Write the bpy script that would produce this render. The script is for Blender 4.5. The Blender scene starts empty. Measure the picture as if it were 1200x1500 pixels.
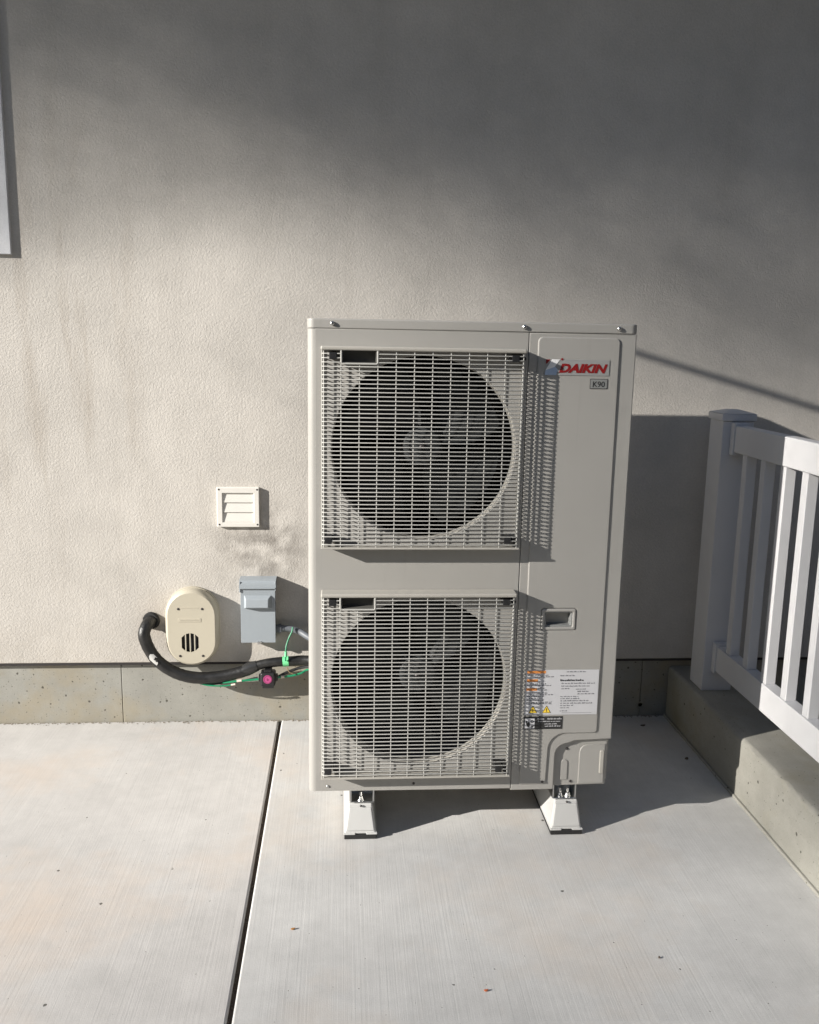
import bpy, bmesh, math, random
from mathutils import Vector, Matrix
random.seed(7)
S = bpy.context.scene
COL = S.collection
PI = math.pi

# ------------------------------------------------------------------ camera
cam_d = bpy.data.cameras.new('camera')
cam = bpy.data.objects.new('camera', cam_d); COL.objects.link(cam)
RX = Vector((0.99731859, -0.07100146, 0.01773176))      # camera right
DN = Vector((0.00416417, -0.18684593, -0.98238040))     # camera down
FW = Vector((0.07306355, 0.97982008, -0.18604926))      # camera forward
m = Matrix((RX, -DN, -FW)).transposed().to_4x4()
m.translation = Vector((0, 0, 1.47))
cam.matrix_world = m
cam_d.sensor_fit = 'HORIZONTAL'; cam_d.sensor_width = 36; cam_d.lens = 36 * 1311 / 1200
cam_d.clip_start = 0.05; cam_d.clip_end = 2000
S.camera = cam

# ------------------------------------------------------------------ light
SUN = Vector((1.0, 0.40, -0.40)).normalized()           # travel direction of the light
ELEV = math.asin(-SUN.z)
w = bpy.data.worlds.new('World'); S.world = w; w.use_nodes = True
nt = w.node_tree; nt.nodes.clear()
sky = nt.nodes.new('ShaderNodeTexSky'); sky.sky_type = 'NISHITA'; sky.sun_disc = False
sky.sun_elevation = ELEV; sky.sun_rotation = math.atan2(-SUN.x, -SUN.y)
sky.air_density = 1.0; sky.dust_density = 0.3; sky.ozone_density = 2.8
bg = nt.nodes.new('ShaderNodeBackground'); bg.inputs['Strength'].default_value = 0.05
out = nt.nodes.new('ShaderNodeOutputWorld')
nt.links.new(sky.outputs[0], bg.inputs[0]); nt.links.new(bg.outputs[0], out.inputs[0])
sd = bpy.data.lights.new('sun', 'SUN'); sd.energy = 5.0; sd.angle = math.radians(0.53); sd.color = (1.0, 0.952, 0.885)
so = bpy.data.objects.new('sun', sd); COL.objects.link(so)
so.rotation_euler = SUN.to_track_quat('-Z', 'Y').to_euler(); so.location = (-6, -2, 6)
S.view_settings.view_transform = 'Standard'; S.view_settings.look = 'None'
S.view_settings.exposure = 1.10; S.view_settings.gamma = 1.0; S.view_settings.use_curve_mapping = False
S.render.engine = 'CYCLES'

# ------------------------------------------------------------------ materials
def mat(name, col, rough=0.5, metal=0.0, spec=0.5, coat=0.0):
    M = bpy.data.materials.new(name); M.use_nodes = True
    b = M.node_tree.nodes['Principled BSDF']
    b.inputs['Base Color'].default_value = (*col, 1); b.inputs['Roughness'].default_value = rough
    b.inputs['Metallic'].default_value = metal; b.inputs['Specular IOR Level'].default_value = spec
    b.inputs['Coat Weight'].default_value = coat
    return M
class N:
    """small node helper"""
    def __init__(s, M):
        s.t = M.node_tree; s.b = s.t.nodes['Principled BSDF']
        s.tc = s.t.nodes.new('ShaderNodeTexCoord')
    def new(s, k, **kw):
        n = s.t.nodes.new(k)
        for a, v in kw.items(): setattr(n, a, v)
        return n
    def l(s, a, b): s.t.links.new(a, b)
    def mp(s, scale=(1, 1, 1), rot=(0, 0, 0), loc=(0, 0, 0)):
        n = s.new('ShaderNodeMapping'); n.inputs['Scale'].default_value = scale
        n.inputs['Rotation'].default_value = rot; n.inputs['Location'].default_value = loc
        s.l(s.tc.outputs['Object'], n.inputs[0]); return n.outputs[0]
    def noise(s, scale, vec=None, det=4, rough=0.55, dist=0.0):
        n = s.new('ShaderNodeTexNoise'); n.inputs['Scale'].default_value = scale
        n.inputs['Detail'].default_value = det; n.inputs['Roughness'].default_value = rough
        n.inputs['Distortion'].default_value = dist
        s.l(vec if vec else s.tc.outputs['Object'], n.inputs['Vector']); return n.outputs[0]
    def vor(s, scale, vec=None, out='Distance'):
        n = s.new('ShaderNodeTexVoronoi'); n.inputs['Scale'].default_value = scale
        s.l(vec if vec else s.tc.outputs['Object'], n.inputs['Vector']); return n
    def ramp(s, x, p):
        n = s.new('ShaderNodeValToRGB'); e = n.color_ramp.elements
        while len(e) < len(p): e.new(0.5)
        for i, (q, c) in enumerate(p):
            e[i].position = q; e[i].color = (*c, 1) if isinstance(c, tuple) else (c, c, c, 1)
        s.l(x, n.inputs[0]); return n.outputs[0]
    def mix(s, f, a, b, mode='MIX'):
        n = s.new('ShaderNodeMix', data_type='RGBA', blend_type=mode)
        if isinstance(f, float): n.inputs[0].default_value = f
        else: s.l(f, n.inputs[0])
        for i, v in ((6, a), (7, b)):
            if isinstance(v, tuple): n.inputs[i].default_value = (*v, 1)
            else: s.l(v, n.inputs[i])
        return n.outputs[2]
    def math(s, op, a, b=0.0, clamp=False):
        n = s.new('ShaderNodeMath', operation=op, use_clamp=clamp)
        for i, v in ((0, a), (1, b)):
            if isinstance(v, (int, float)): n.inputs[i].default_value = v
            else: s.l(v, n.inputs[i])
        return n.outputs[0]
    def bump(s, h, strength, dist, normal=None):
        n = s.new('ShaderNodeBump'); n.inputs['Strength'].default_value = strength
        n.inputs['Distance'].default_value = dist; s.l(h, n.inputs['Height'])
        if normal: s.l(normal, n.inputs['Normal'])
        return n.outputs[0]
    def fin(s, col=None, nor=None, rough=None):
        if col: s.l(col, s.b.inputs['Base Color'])
        if nor: s.l(nor, s.b.inputs['Normal'])
        if rough: s.l(rough, s.b.inputs['Roughness'])

def spot(n, x, z, rx, rz):
    """soft elliptical mark centred at (x, z) on an upright surface, 0..1"""
    v = n.mp(scale=(1 / rx, 0, 1 / rz), loc=(-x / rx, 0, -z / rz))
    g = n.new('ShaderNodeVectorMath', operation='LENGTH'); n.l(v, g.inputs[0])
    return n.math('SUBTRACT', 1.0, g.outputs['Value'], True)

def m_stucco():
    M = mat('stucco', (0.45, 0.42, 0.37), 0.92, spec=0.15); n = N(M)
    base = n.ramp(n.noise(1.3, det=5), [(0.3, (0.475, 0.450, 0.413)), (0.7, (0.54, 0.512, 0.472))])
    fine = n.ramp(n.noise(130, det=3), [(0.3, 0.90), (0.65, 1.0)])
    col = n.mix(1.0, base, fine, 'MULTIPLY')
    col = n.mix(1.0, col, n.ramp(n.noise(5.5, det=7, rough=0.68), [(0.30, 0.90), (0.62, 1.03)]), 'MULTIPLY')
    dr = n.ramp(n.noise(5.0, n.mp(scale=(2.6, 1, 0.16), loc=(3, 0, 1)), 6, 0.62), [(0.52, 0.0), (0.78, 0.16)])
    col = n.mix(dr, col, (0.31, 0.28, 0.24))
    zz_ = n.new('ShaderNodeSeparateXYZ'); n.l(n.tc.outputs['Object'], zz_.inputs[0])
    low_ = n.math('MULTIPLY', n.math('SUBTRACT', 1.0, n.math('MULTIPLY', n.math('SUBTRACT', zz_.outputs[2], 0.24), 5.0), True), n.ramp(n.noise(18, det=6), [(0.35, 0.1), (0.7, 0.55)]))
    col = n.mix(n.math('MULTIPLY', low_, 0.6), col, (0.33, 0.29, 0.235))
    st = n.noise(7.0, n.mp(scale=(1.6, 1, 0.22)), 5, 0.6)                      # rain streaks below the window
    stm = n.math('MULTIPLY', n.ramp(st, [(0.50, 0.0), (0.68, 1.0)]), spot(n, -1.02, 1.45, 0.42, 1.0))
    col = n.mix(n.math('MULTIPLY', stm, 0.55), col, (0.27, 0.225, 0.175))
    sm = n.math('MULTIPLY', spot(n, -0.31, 0.70, 0.24, 0.24), n.ramp(n.noise(14, det=6), [(0.38, 0.0), (0.62, 1.0)]))
    col = n.mix(n.math('MULTIPLY', sm, 0.95), col, (0.15, 0.135, 0.12))
    s2 = n.math('MULTIPLY', spot(n, -0.70, 0.42, 0.12, 0.14), 0.35)
    col = n.mix(s2, col, (0.34, 0.28, 0.22))
    wv = n.mp(scale=(1, 1, 1), rot=(0, 0.6, 0))
    h1 = n.noise(135, wv, 4, 0.6, 0.6)
    h2 = n.noise(150, det=2)
    h3 = n.noise(9, det=5, rough=0.65)
    h = n.math('ADD', n.math('ADD', n.ramp(h1, [(0.32, 0.0), (0.62, 1.0)]), n.math('MULTIPLY', h2, 0.5)), n.math('MULTIPLY', h3, 2.0))
    n.fin(col, n.bump(h, 0.42, 0.0016)); return M

def m_concrete(name, base, streak=(90, 1.4, 1), bumpd=0.0012, stain=(0.40, 0.33, 0.26), pits=1.0, rot=0.0, sm=0.35, ps=38, sc=(0.93, 1.03), pl='xy'):
    M = mat(name, base, 0.9, spec=0.2); n = N(M)
    d = tuple(c * 0.86 for c in base)
    col = n.ramp(n.noise(2.2, det=6, rough=0.6), [(0.3, d), (0.68, base)])
    sv = n.mp(scale=streak, rot=(0, 0, rot))
    st = n.noise(1.0, sv, 4, 0.65)
    col = n.mix(1.0, col, n.ramp(st, [(0.3, sc[0]), (0.7, sc[1])]), 'MULTIPLY')
    col = n.mix(1.0, col, n.ramp(n.noise(260, det=2), [(0.3, 0.93), (0.6, 1.0)]), 'MULTIPLY')
    col = n.mix(1.0, col, n.ramp(n.noise(13, det=6, rough=0.7), [(0.32, 0.90), (0.66, 1.02)]), 'MULTIPLY')
    a = n.ramp(n.noise(1.7, n.mp(loc=(4.1, 2.3, 0.7)), 5, 0.65), [(0.50, 0.0), (0.72, 1.0)])
    col = n.mix(n.math('MULTIPLY', a, sm), col, stain)
    sp_ = n.new('ShaderNodeSeparateXYZ'); n.l(n.tc.outputs['Object'], sp_.inputs[0])
    cb = n.new('ShaderNodeCombineXYZ')
    a1 = sp_.outputs[0] if pl[0] == 'x' else sp_.outputs[1]
    a2 = sp_.outputs[1] if pl == 'xy' else (sp_.outputs[2] if pl == 'xz' else n.math('ADD', sp_.outputs[2], sp_.outputs[0]))
    n.l(a1, cb.inputs[0]); n.l(a2, cb.inputs[1])
    wob = n.new('ShaderNodeVectorMath', operation='ADD'); n.l(cb.outputs[0], wob.inputs[0])
    nz = n.new('ShaderNodeTexNoise'); nz.inputs['Scale'].default_value = 120; n.l(n.tc.outputs['Object'], nz.inputs['Vector'])
    sc_ = n.new('ShaderNodeVectorMath', operation='SCALE'); n.l(nz.outputs['Color'], sc_.inputs[0]); sc_.inputs['Scale'].default_value = 0.006; n.l(sc_.outputs[0], wob.inputs[1])
    pit = None
    for k_, (scale_, prob) in enumerate(((ps, 0.10 * pits), (ps * 3.1, 0.12 * pits))):
        v = n.new('ShaderNodeTexVoronoi'); v.voronoi_dimensions = '2D'; v.inputs['Scale'].default_value = scale_; n.l(wob.outputs[0], v.inputs['Vector'])
        sel = n.new('ShaderNodeSeparateColor'); n.l(v.outputs['Color'], sel.inputs[0])
        on = n.math('GREATER_THAN', sel.outputs[0], 1.0 - prob)
        rad = n.math('MULTIPLY', n.math('MULTIPLY', sel.outputs[1], sel.outputs[1]), 0.16)
        hit = n.math('MULTIPLY', n.math('MULTIPLY', n.math('SUBTRACT', n.math('ADD', rad, 0.03), v.outputs['Distance']), 22.0, True), on)
        pit = hit if pit is None else n.math('MAXIMUM', pit, hit)
    col = n.mix(n.math('MULTIPLY', pit, 0.8), col, (0.05, 0.045, 0.035))
    h = n.math('SUBTRACT', n.math('ADD', st, n.math('MULTIPLY', n.noise(300, det=2), 0.4)), n.math('MULTIPLY', pit, 2.5))
    n.fin(col, n.bump(h, 0.5, bumpd)); return M

def m_paint(name, col, rough=0.42, amp=0.03, peel=0.0003, metal=0.0):
    M = mat(name, col, rough, metal); n = N(M)
    f = n.ramp(n.noise(3.0, det=5), [(0.3, 1 - amp), (0.7, 1.0)])
    c = n.mix(1.0, tuple(col), f, 'MULTIPLY')
    dirt = n.ramp(n.noise(11, n.mp(scale=(1, 1, 0.3)), 6, 0.7), [(0.55, 0.0), (0.8, 0.22)])
    c = n.mix(dirt, c, tuple(x * 0.72 for x in col))
    r = n.ramp(n.noise(9, det=4), [(0.3, rough - 0.06), (0.7, rough + 0.1)])
    n.fin(c, n.bump(n.noise(320, det=2), 0.25, peel), r); return M

MT = dict(
    stucco=m_stucco(),
    slab=m_concrete('broomed_concrete', (0.565, 0.56, 0.545), (170, 1.5, 1), 0.0010, (0.52, 0.45, 0.38), 0.12, 0.0, 0.6, sc=(0.95, 1.02)),
    slab2=m_concrete('broomed_concrete_left', (0.56, 0.545, 0.525), (160, 1.6, 1), 0.0010, (0.54, 0.45, 0.37), 0.10, 0.0, 0.65, sc=(0.95, 1.02)),
    found=m_concrete('foundation_concrete', (0.31, 0.305, 0.275), (3, 3, 3), 0.0012, (0.30, 0.245, 0.15), 2.6, 0, 0.85, ps=34, pl='xz'),
    kerb=m_concrete('kerb_concrete', (0.325, 0.316, 0.280), (14, 2, 14), 0.0012, (0.21, 0.185, 0.115), 1.3, 0, 0.7, ps=32, pl='yz'),
    ivory=m_paint('ivory_enamel', (0.258, 0.250, 0.233), 0.38),
    cream=m_paint('cream_plastic', (0.36, 0.345, 0.31), 0.42),
    tan=m_paint('tan_plastic', (0.43, 0.395, 0.315), 0.5, 0.05),
    white=m_paint('white_vinyl', (0.56, 0.56, 0.57), 0.38, 0.03),
    pad=m_paint('white_pad_plastic', (0.46, 0.46, 0.45), 0.42, 0.04),
    vent=m_paint('white_vent_plastic', (0.62, 0.60, 0.56), 0.45, 0.03),
    grey=m_paint('grey_enamel', (0.27, 0.30, 0.325), 0.45, 0.05),
    wire=m_paint('wire_coating', (0.41, 0.405, 0.38), 0.4, 0.02),
    dark=mat('dark_interior', (0.012, 0.012, 0.013), 0.8),
    fan=mat('fan_plastic', (0.024, 0.026, 0.027), 0.55, spec=0.3),
    coil=mat('coil_metal', (0.03, 0.036, 0.034), 0.5, 0.3),
    black=mat('black_plastic', (0.012, 0.012, 0.013), 0.45),
    rubber=mat('black_rubber', (0.012, 0.012, 0.012), 0.8),
    steel=mat('zinc_steel', (0.55, 0.55, 0.54), 0.32, 1.0),
    screwdark=mat('dark_screw', (0.05, 0.045, 0.045), 0.5, 0.5),
    green=mat('green_insulation', (0.012, 0.19, 0.09), 0.4),
    greentape=mat('green_tape', (0.16, 0.62, 0.28), 0.4),
    cond=mat('grey_conduit', (0.11, 0.12, 0.135), 0.5),
    pink=mat('pink_sticker', (0.40, 0.06, 0.19), 0.5),
    pinkd=mat('dark_pink_print', (0.20, 0.02, 0.09), 0.5),
    silver=mat('silver_badge', (0.285, 0.285, 0.28), 0.34, 0.1),
    redp=mat('red_print', (0.20, 0.006, 0.007), 0.4),
    badgew=mat('badge_white', (0.70, 0.70, 0.70), 0.35),
    badgeb=mat('badge_blue', (0.33, 0.42, 0.56), 0.3),
    paper=mat('white_paper', (0.50, 0.50, 0.515), 0.5),
    orange=mat('orange_print', (0.60, 0.22, 0.05), 0.5),
    ink=mat('grey_ink', (0.13, 0.13, 0.14), 0.6),
    inkb=mat('black_ink', (0.02, 0.02, 0.02), 0.6),
    yellow=mat('yellow_print', (0.75, 0.52, 0.04), 0.5),
    tagg=mat('tag_grey', (0.20, 0.205, 0.20), 0.5),
    glass=mat('window_glass', (0.02, 0.025, 0.03), 0.05),
    bark=mat('bark', (0.10, 0.075, 0.055), 0.9),
    leaf=mat('leaf', (0.06, 0.10, 0.03), 0.6),
    nbwall=m_paint('dark_siding', (0.16, 0.15, 0.14), 0.7),
    pocket=mat('pocket_plastic', (0.09, 0.088, 0.08), 0.6),
    soil=mat('yard_ground', (0.16, 0.14, 0.11), 0.95),
    shingle=mat('roof_shingle', (0.09, 0.085, 0.08), 0.9),
    dirt=mat('joint_dirt', (0.10, 0.075, 0.055), 0.95),
    leafdry=mat('dry_leaf', (0.36, 0.17, 0.04), 0.7),
    leafred=mat('red_leaf', (0.42, 0.10, 0.03), 0.7),
)
def m_hose():
    M = mat('black_foam', (0.018, 0.018, 0.018), 0.42); n = N(M)
    c = n.ramp(n.noise(30, det=5), [(0.45, (0.008, 0.008, 0.008)), (0.8, (0.028, 0.027, 0.026))])
    n.fin(c, n.bump(n.noise(55, det=6, rough=0.7), 0.5, 0.003)); return M
MT['hose'] = m_hose()
def m_soil():
    n = N(MT['soil']); c = n.ramp(n.noise(9, det=8, rough=0.7), [(0.3, (0.04, 0.045, 0.03)), (0.7, (0.10, 0.095, 0.075))])
    n.fin(c, n.bump(n.noise(40, det=6), 0.6, 0.02))
m_soil()

def m_sheet():
    M = mat('casing_enamel', (0.275, 0.268, 0.252), 0.38); n = N(M)
    f = n.ramp(n.noise(2.0, det=6, rough=0.6), [(0.3, 0.93), (0.7, 1.0)])
    c = n.mix(1.0, (0.308, 0.299, 0.280), f, 'MULTIPLY')
    drip = n.ramp(n.noise(1.0, n.mp(scale=(26, 26, 1.7)), 5, 0.65), [(0.56, 0.0), (0.80, 0.20)])
    c = n.mix(drip, c, (0.17, 0.16, 0.135))
    speck = n.ramp(n.noise(95, det=3, rough=0.7), [(0.70, 0.0), (0.78, 0.35)])
    c = n.mix(speck, c, (0.16, 0.15, 0.13))
    r_ = n.ramp(n.noise(6, det=5), [(0.3, 0.32), (0.7, 0.52)])
    nb = n.bump(n.noise(3.5, det=2), 0.5, 0.0022)
    n.fin(c, n.bump(n.noise(420, det=2), 0.2, 0.0002, nb), r_); return M
MT['ivory'] = m_sheet()

# ------------------------------------------------------------------ builders
def wloc(o):
    v = Vector((0, 0, 0))
    while o: v += o.location; o = o.parent
    return v
def smooth(me, ang=35):
    me.shade_smooth(); me.set_sharp_from_angle(angle=math.radians(ang))
def link(name, me, material, parent=None, flat=False):
    """one mesh object; vertices are given in world metres and moved into the parent's space"""
    o = bpy.data.objects.new(name, me); COL.objects.link(o)
    if parent is not None:
        o.parent = parent; me.transform(Matrix.Translation(-wloc(parent)))
    me.name = name
    if material and not me.materials: me.materials.append(MT[material] if isinstance(material, str) else material)
    if not flat:
        smooth(me)
        wn_ = o.modifiers.new('weighted_normal', 'WEIGHTED_NORMAL'); wn_.keep_sharp = True; wn_.weight = 80
    return o
def thing(name, label, cat, loc, group=None):
    o = bpy.data.objects.new(name, None); COL.objects.link(o); o.location = loc
    o.empty_display_size = 0.05
    return tag(o, label, cat, group)
def tag(o, label, cat, group=None):
    o['label'] = label; o['category'] = cat
    if group: o['group'] = group
    return o
def struct(name, me, material, parent=None):
    o = link(name, me, material, parent)
    if parent is None: o['kind'] = 'structure'
    return o
class MB:
    def __init__(s): s.bm = bmesh.new()
    def box(s, x0, x1, y0, y1, z0, z1, bev=0.0, seg=2):
        t = bmesh.new(); bmesh.ops.create_cube(t, size=1)
        for v in t.verts: v.co = Vector(((x0 + x1) / 2 + v.co.x * (x1 - x0), (y0 + y1) / 2 + v.co.y * (y1 - y0), (z0 + z1) / 2 + v.co.z * (z1 - z0)))
        if bev > 0: bmesh.ops.bevel(t, geom=t.edges[:], offset=bev, segments=seg, affect='EDGES', profile=0.5)
        return s.add(t)
    def add(s, t):
        me = bpy.data.meshes.new('t'); t.to_mesh(me); t.free(); s.bm.from_mesh(me); bpy.data.meshes.remove(me); return s
    def addmesh(s, me):
        s.bm.from_mesh(me); bpy.data.meshes.remove(me); return s
    def hexa(s, p, bev=0.0, seg=2):
        """eight corners: bottom ring of four, top ring of four"""
        t = bmesh.new(); v = [t.verts.new(q) for q in p]
        for f in ((3, 2, 1, 0), (4, 5, 6, 7), (0, 1, 5, 4), (1, 2, 6, 5), (2, 3, 7, 6), (3, 0, 4, 7)): t.faces.new([v[i] for i in f])
        bmesh.ops.recalc_face_normals(t, faces=t.faces[:])
        if bev > 0: bmesh.ops.bevel(t, geom=t.edges[:], offset=bev, segments=seg, affect='EDGES', profile=0.5)
        return s.add(t)
    def tube(s, pts, r, n=8, cap=True, closed=False):
        pts = [Vector(p) for p in pts]; rr = r if isinstance(r, (list, tuple)) else [r] * len(pts)
        rings = []; up = None
        for i, p in enumerate(pts):
            a = pts[max(i - 1, 0)]; b = pts[min(i + 1, len(pts) - 1)]
            d = (b - a).normalized()
            if up is None: up = Vector((0, 0, 1)) if abs(d.z) < 0.9 else Vector((1, 0, 0))
            u = (up - d * up.dot(d)).normalized(); v = d.cross(u); up = u
            rings.append([s.bm.verts.new(p + (u * math.cos(2 * PI * k / n) + v * math.sin(2 * PI * k / n)) * rr[i]) for k in range(n)])
        for a, b in zip(rings, rings[1:]):
            for k in range(n): s.bm.faces.new((a[k], a[(k + 1) % n], b[(k + 1) % n], b[k]))
        if cap: s.bm.faces.new(rings[0][::-1]); s.bm.faces.new(rings[-1])
        return s
    def lathe(s, c, prof, n=48, axis='y'):
        """revolve (radius, offset along axis) about an axis through c"""
        rings = []
        for r, d in prof:
            ring = []
            for k in range(n):
                a = 2 * PI * k / n
                if axis == 'y': q = (c[0] + r * math.cos(a), c[1] + d, c[2] + r * math.sin(a))
                else: q = (c[0] + r * math.cos(a), c[1] + r * math.sin(a), c[2] + d)
                ring.append(s.bm.verts.new(q))
            rings.append(ring)
        for a, b in zip(rings, rings[1:]):
            for k in range(n): s.bm.faces.new((a[k], a[(k + 1) % n], b[(k + 1) % n], b[k]))
        if prof[0][0] < 0.02: s.bm.faces.new(rings[0])
        if prof[-1][0] < 0.02: s.bm.faces.new(rings[-1])
        return s
    def mesh(s):
        bmesh.ops.recalc_face_normals(s.bm, faces=s.bm.faces[:])
        me = bpy.data.meshes.new('m'); s.bm.to_mesh(me); s.bm.free(); return me
    def build(s, name, material, parent=None): return link(name, s.mesh(), material, parent)

def plate(loops, y0, y1, bev=0.002, seg=3):
    """upright plate between depths y0 (front) and y1, loops of (x, z): the outline, then holes"""
    c = bpy.data.curves.new('p', 'CURVE'); c.dimensions = '2D'; c.fill_mode = 'BOTH'
    for L in loops:
        sp = c.splines.new('POLY'); sp.points.add(len(L) - 1); sp.use_cyclic_u = True
        for p, q in zip(sp.points, L): p.co = (q[0], q[1], 0, 1)
    c.extrude = max((y1 - y0) / 2 - bev, 0.00005); c.bevel_depth = bev; c.bevel_resolution = seg; c.offset = -bev
    o = bpy.data.objects.new('p', c); COL.objects.link(o)
    dg = bpy.context.evaluated_depsgraph_get(); me = bpy.data.meshes.new_from_object(o.evaluated_get(dg))
    bpy.data.objects.remove(o); bpy.data.curves.remove(c)
    me.materials.clear()
    me.transform(Matrix.Translation((0, (y0 + y1) / 2, 0)) @ Matrix.Rotation(PI / 2, 4, 'X'))
    return me
def text(body, x, z, y, size, shear=0.0, off=0.0, ext=0.0004, sx=1.0):
    c = bpy.data.curves.new('t', 'FONT'); c.body = body; c.size = size; c.shear = shear; c.offset = off; c.extrude = ext
    c.resolution_u = 4
    o = bpy.data.objects.new('t', c); COL.objects.link(o)
    dg = bpy.context.evaluated_depsgraph_get(); me = bpy.data.meshes.new_from_object(o.evaluated_get(dg))
    bpy.data.objects.remove(o); bpy.data.curves.remove(c); me.materials.clear()
    me.transform(Matrix.Translation((x, y, z)) @ Matrix.Rotation(PI / 2, 4, 'X') @ Matrix.Scale(sx, 4, (1, 0, 0)))
    return me
def rrect(x0, x1, z0, z1, r, n=5):
    p = []
    for cx, cz, a0 in ((x1 - r, z1 - r, 0), (x0 + r, z1 - r, 90), (x0 + r, z0 + r, 180), (x1 - r, z0 + r, 270)):
        for k in range(n + 1):
            a = math.radians(a0 + 90 * k / n); p.append((cx + r * math.cos(a), cz + r * math.sin(a)))
    return p
def circ(cx, cz, r, n=64): return [(cx + r * math.cos(2 * PI * k / n), cz + r * math.sin(2 * PI * k / n)) for k in range(n)]
def arc(cx, cz, r, a0, a1, n=8): return [(cx + r * math.cos(math.radians(a0 + (a1 - a0) * k / n)), cz + r * math.sin(math.radians(a0 + (a1 - a0) * k / n))) for k in range(n + 1)]
def spline(pts, k=6):
    P = [Vector(p) for p in pts]; P = [P[0] * 2 - P[1]] + P + [P[-1] * 2 - P[-2]]; o = []
    for i in range(1, len(P) - 2):
        for j in range(k):
            t = j / k
            o.append(0.5 * ((2 * P[i]) + (P[i + 1] - P[i - 1]) * t + (2 * P[i - 1] - 5 * P[i] + 4 * P[i + 1] - P[i + 2]) * t * t + (3 * P[i] - P[i - 1] - 3 * P[i + 1] + P[i + 2]) * t ** 3))
    o.append(P[-2]); return o
def screw(name, x, y, z, r, parent, material='steel', h=0.003):
    b = MB(); b.lathe((x, y, z), [(0.0001, -h), (r * 0.55, -h), (r * 0.9, -h * 0.6), (r, 0.0006)], 12)
    return b.build(name, material, parent)

# ================================================================== SETTING
WY = 3.32                                     # stucco face
g = MB(); g.box(-300, 300, -300, 300, -0.60, -0.30); struct('ground', g.mesh(), 'soil')
# slabs with tooled edges either side of the open joint
def slab(x0, x1, y0, y1, material, name='concrete_slab'):
    b = MB(); b.box(x0, x1, y0, y1, -0.12, 0.0, 0.006, 3); return struct(name, b.mesh(), material)
JX = -0.247
slab(-2.6, JX - 0.006, 0.7, WY + 0.020, 'slab2')
slab(JX + 0.006, 1.303, 0.7, WY + 0.020, 'slab')
b = MB(); b.box(JX - 0.02, JX + 0.02, 0.7, WY, -0.10, -0.014); o = b.build('joint_filler', 'dirt'); o['kind'] = 'structure'
b = MB()
for i in range(120):                          # grit lying in the joint
    y = random.uniform(1.2, 3.3); x = JX + random.uniform(-0.004, 0.004); r = random.uniform(0.0015, 0.004)
    t = bmesh.new(); bmesh.ops.create_icosphere(t, subdivisions=1, radius=r)
    for v in t.verts: v.co = v.co * random.uniform(0.7, 1.2) + Vector((x, y, -0.013))
    b.add(t)
o = b.build('joint_grit', m_concrete('grit', (0.20, 0.16, 0.12)), None); o['kind'] = 'stuff'; o['label'] = 'brown grit lying in the open joint between the slabs'; o['category'] = 'grit'
# kerb
def runner(prof, y0, y1, n, jit):
    bm = bmesh.new(); rows = []
    for i in range(n + 1):
        y = y0 + (y1 - y0) * i / n; row = []
        for (x, z, w_) in prof:
            c = 1.0 if random.random() > 0.04 else 3.0
            row.append(bm.verts.new((x + random.gauss(0, jit * w_ * c), y, z - abs(random.gauss(0, jit * w_ * c)))))
        rows.append(row)
    for a, c in zip(rows, rows[1:]):
        for k in range(len(prof) - 1): bm.faces.new((a[k], a[k + 1], c[k + 1], c[k]))
    bmesh.ops.recalc_face_normals(bm, faces=bm.faces[:]); me = bpy.data.meshes.new('k'); bm.to_mesh(me); bm.free(); return me
kp = [(1.305, -0.34, 0), (1.305, -0.02, 0), (1.3045, 0.06, 0.4), (1.3055, 0.13, 0.4), (1.305, 0.196, 0.5), (1.3075, 0.2055, 1.2), (1.3125, 0.2105, 1.2), (1.320, 0.212, 0.6), (1.34, 0.2125, 0.2), (1.60, 0.2125, 0), (1.615, 0.208, 0.4), (1.62, 0.19, 0.4), (1.62, -0.34, 0)]
kb = struct('kerb', runner(kp, -3.2, WY + 0.013, 420, 0.0009), 'kerb')
b = MB(); b.box(1.296, 1.306, -3.2, WY + 0.012, -0.02, 0.010, 0.003, 2); struct('kerb_fillet', b.mesh(), 'kerb')

# house wall
house = thing('house', 'house wall of tan textured stucco over a bare concrete foundation band', 'house', (0, WY, 0))
me = plate([[(-8, 0.248), (6.45, 0.248), (6.45, 6.2), (-8, 6.2)]], WY, WY + 0.2, 0.004, 2)
link('stucco_wall', me, 'stucco', house)
b = MB(); b.box(-8, 6.45, WY + 0.004, WY + 0.03, 0.238, 0.2475); b.build('drip_shade_strip', 'screwdark', house)  # drip edge coloured dark to stand for the shade under the stucco lip
b = MB(); b.box(-8, 6.45, WY + 0.05, WY + 0.25, -0.4, 0.25); b.build('wall_core', 'dirt', house)
fx = [-8, -5.2, -2.9, -0.853, 1.198, 1.9, 4.6, 6.45]
for a, c in zip(fx, fx[1:]):
    b = MB(); b.box(a + 0.0011, c - 0.0011, WY + 0.022, WY + 0.06, -0.4, 0.250, 0.0015, 1); b.build('foundation_panel', 'found', house)
b = MB(); b.lathe((1.200, WY + 0.0215, 0.045), [(0.013, 0), (0.013, -0.002), (0.009, -0.002), (0.009, 0)], 20); b.build('tie_mark', 'found', house)
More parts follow.
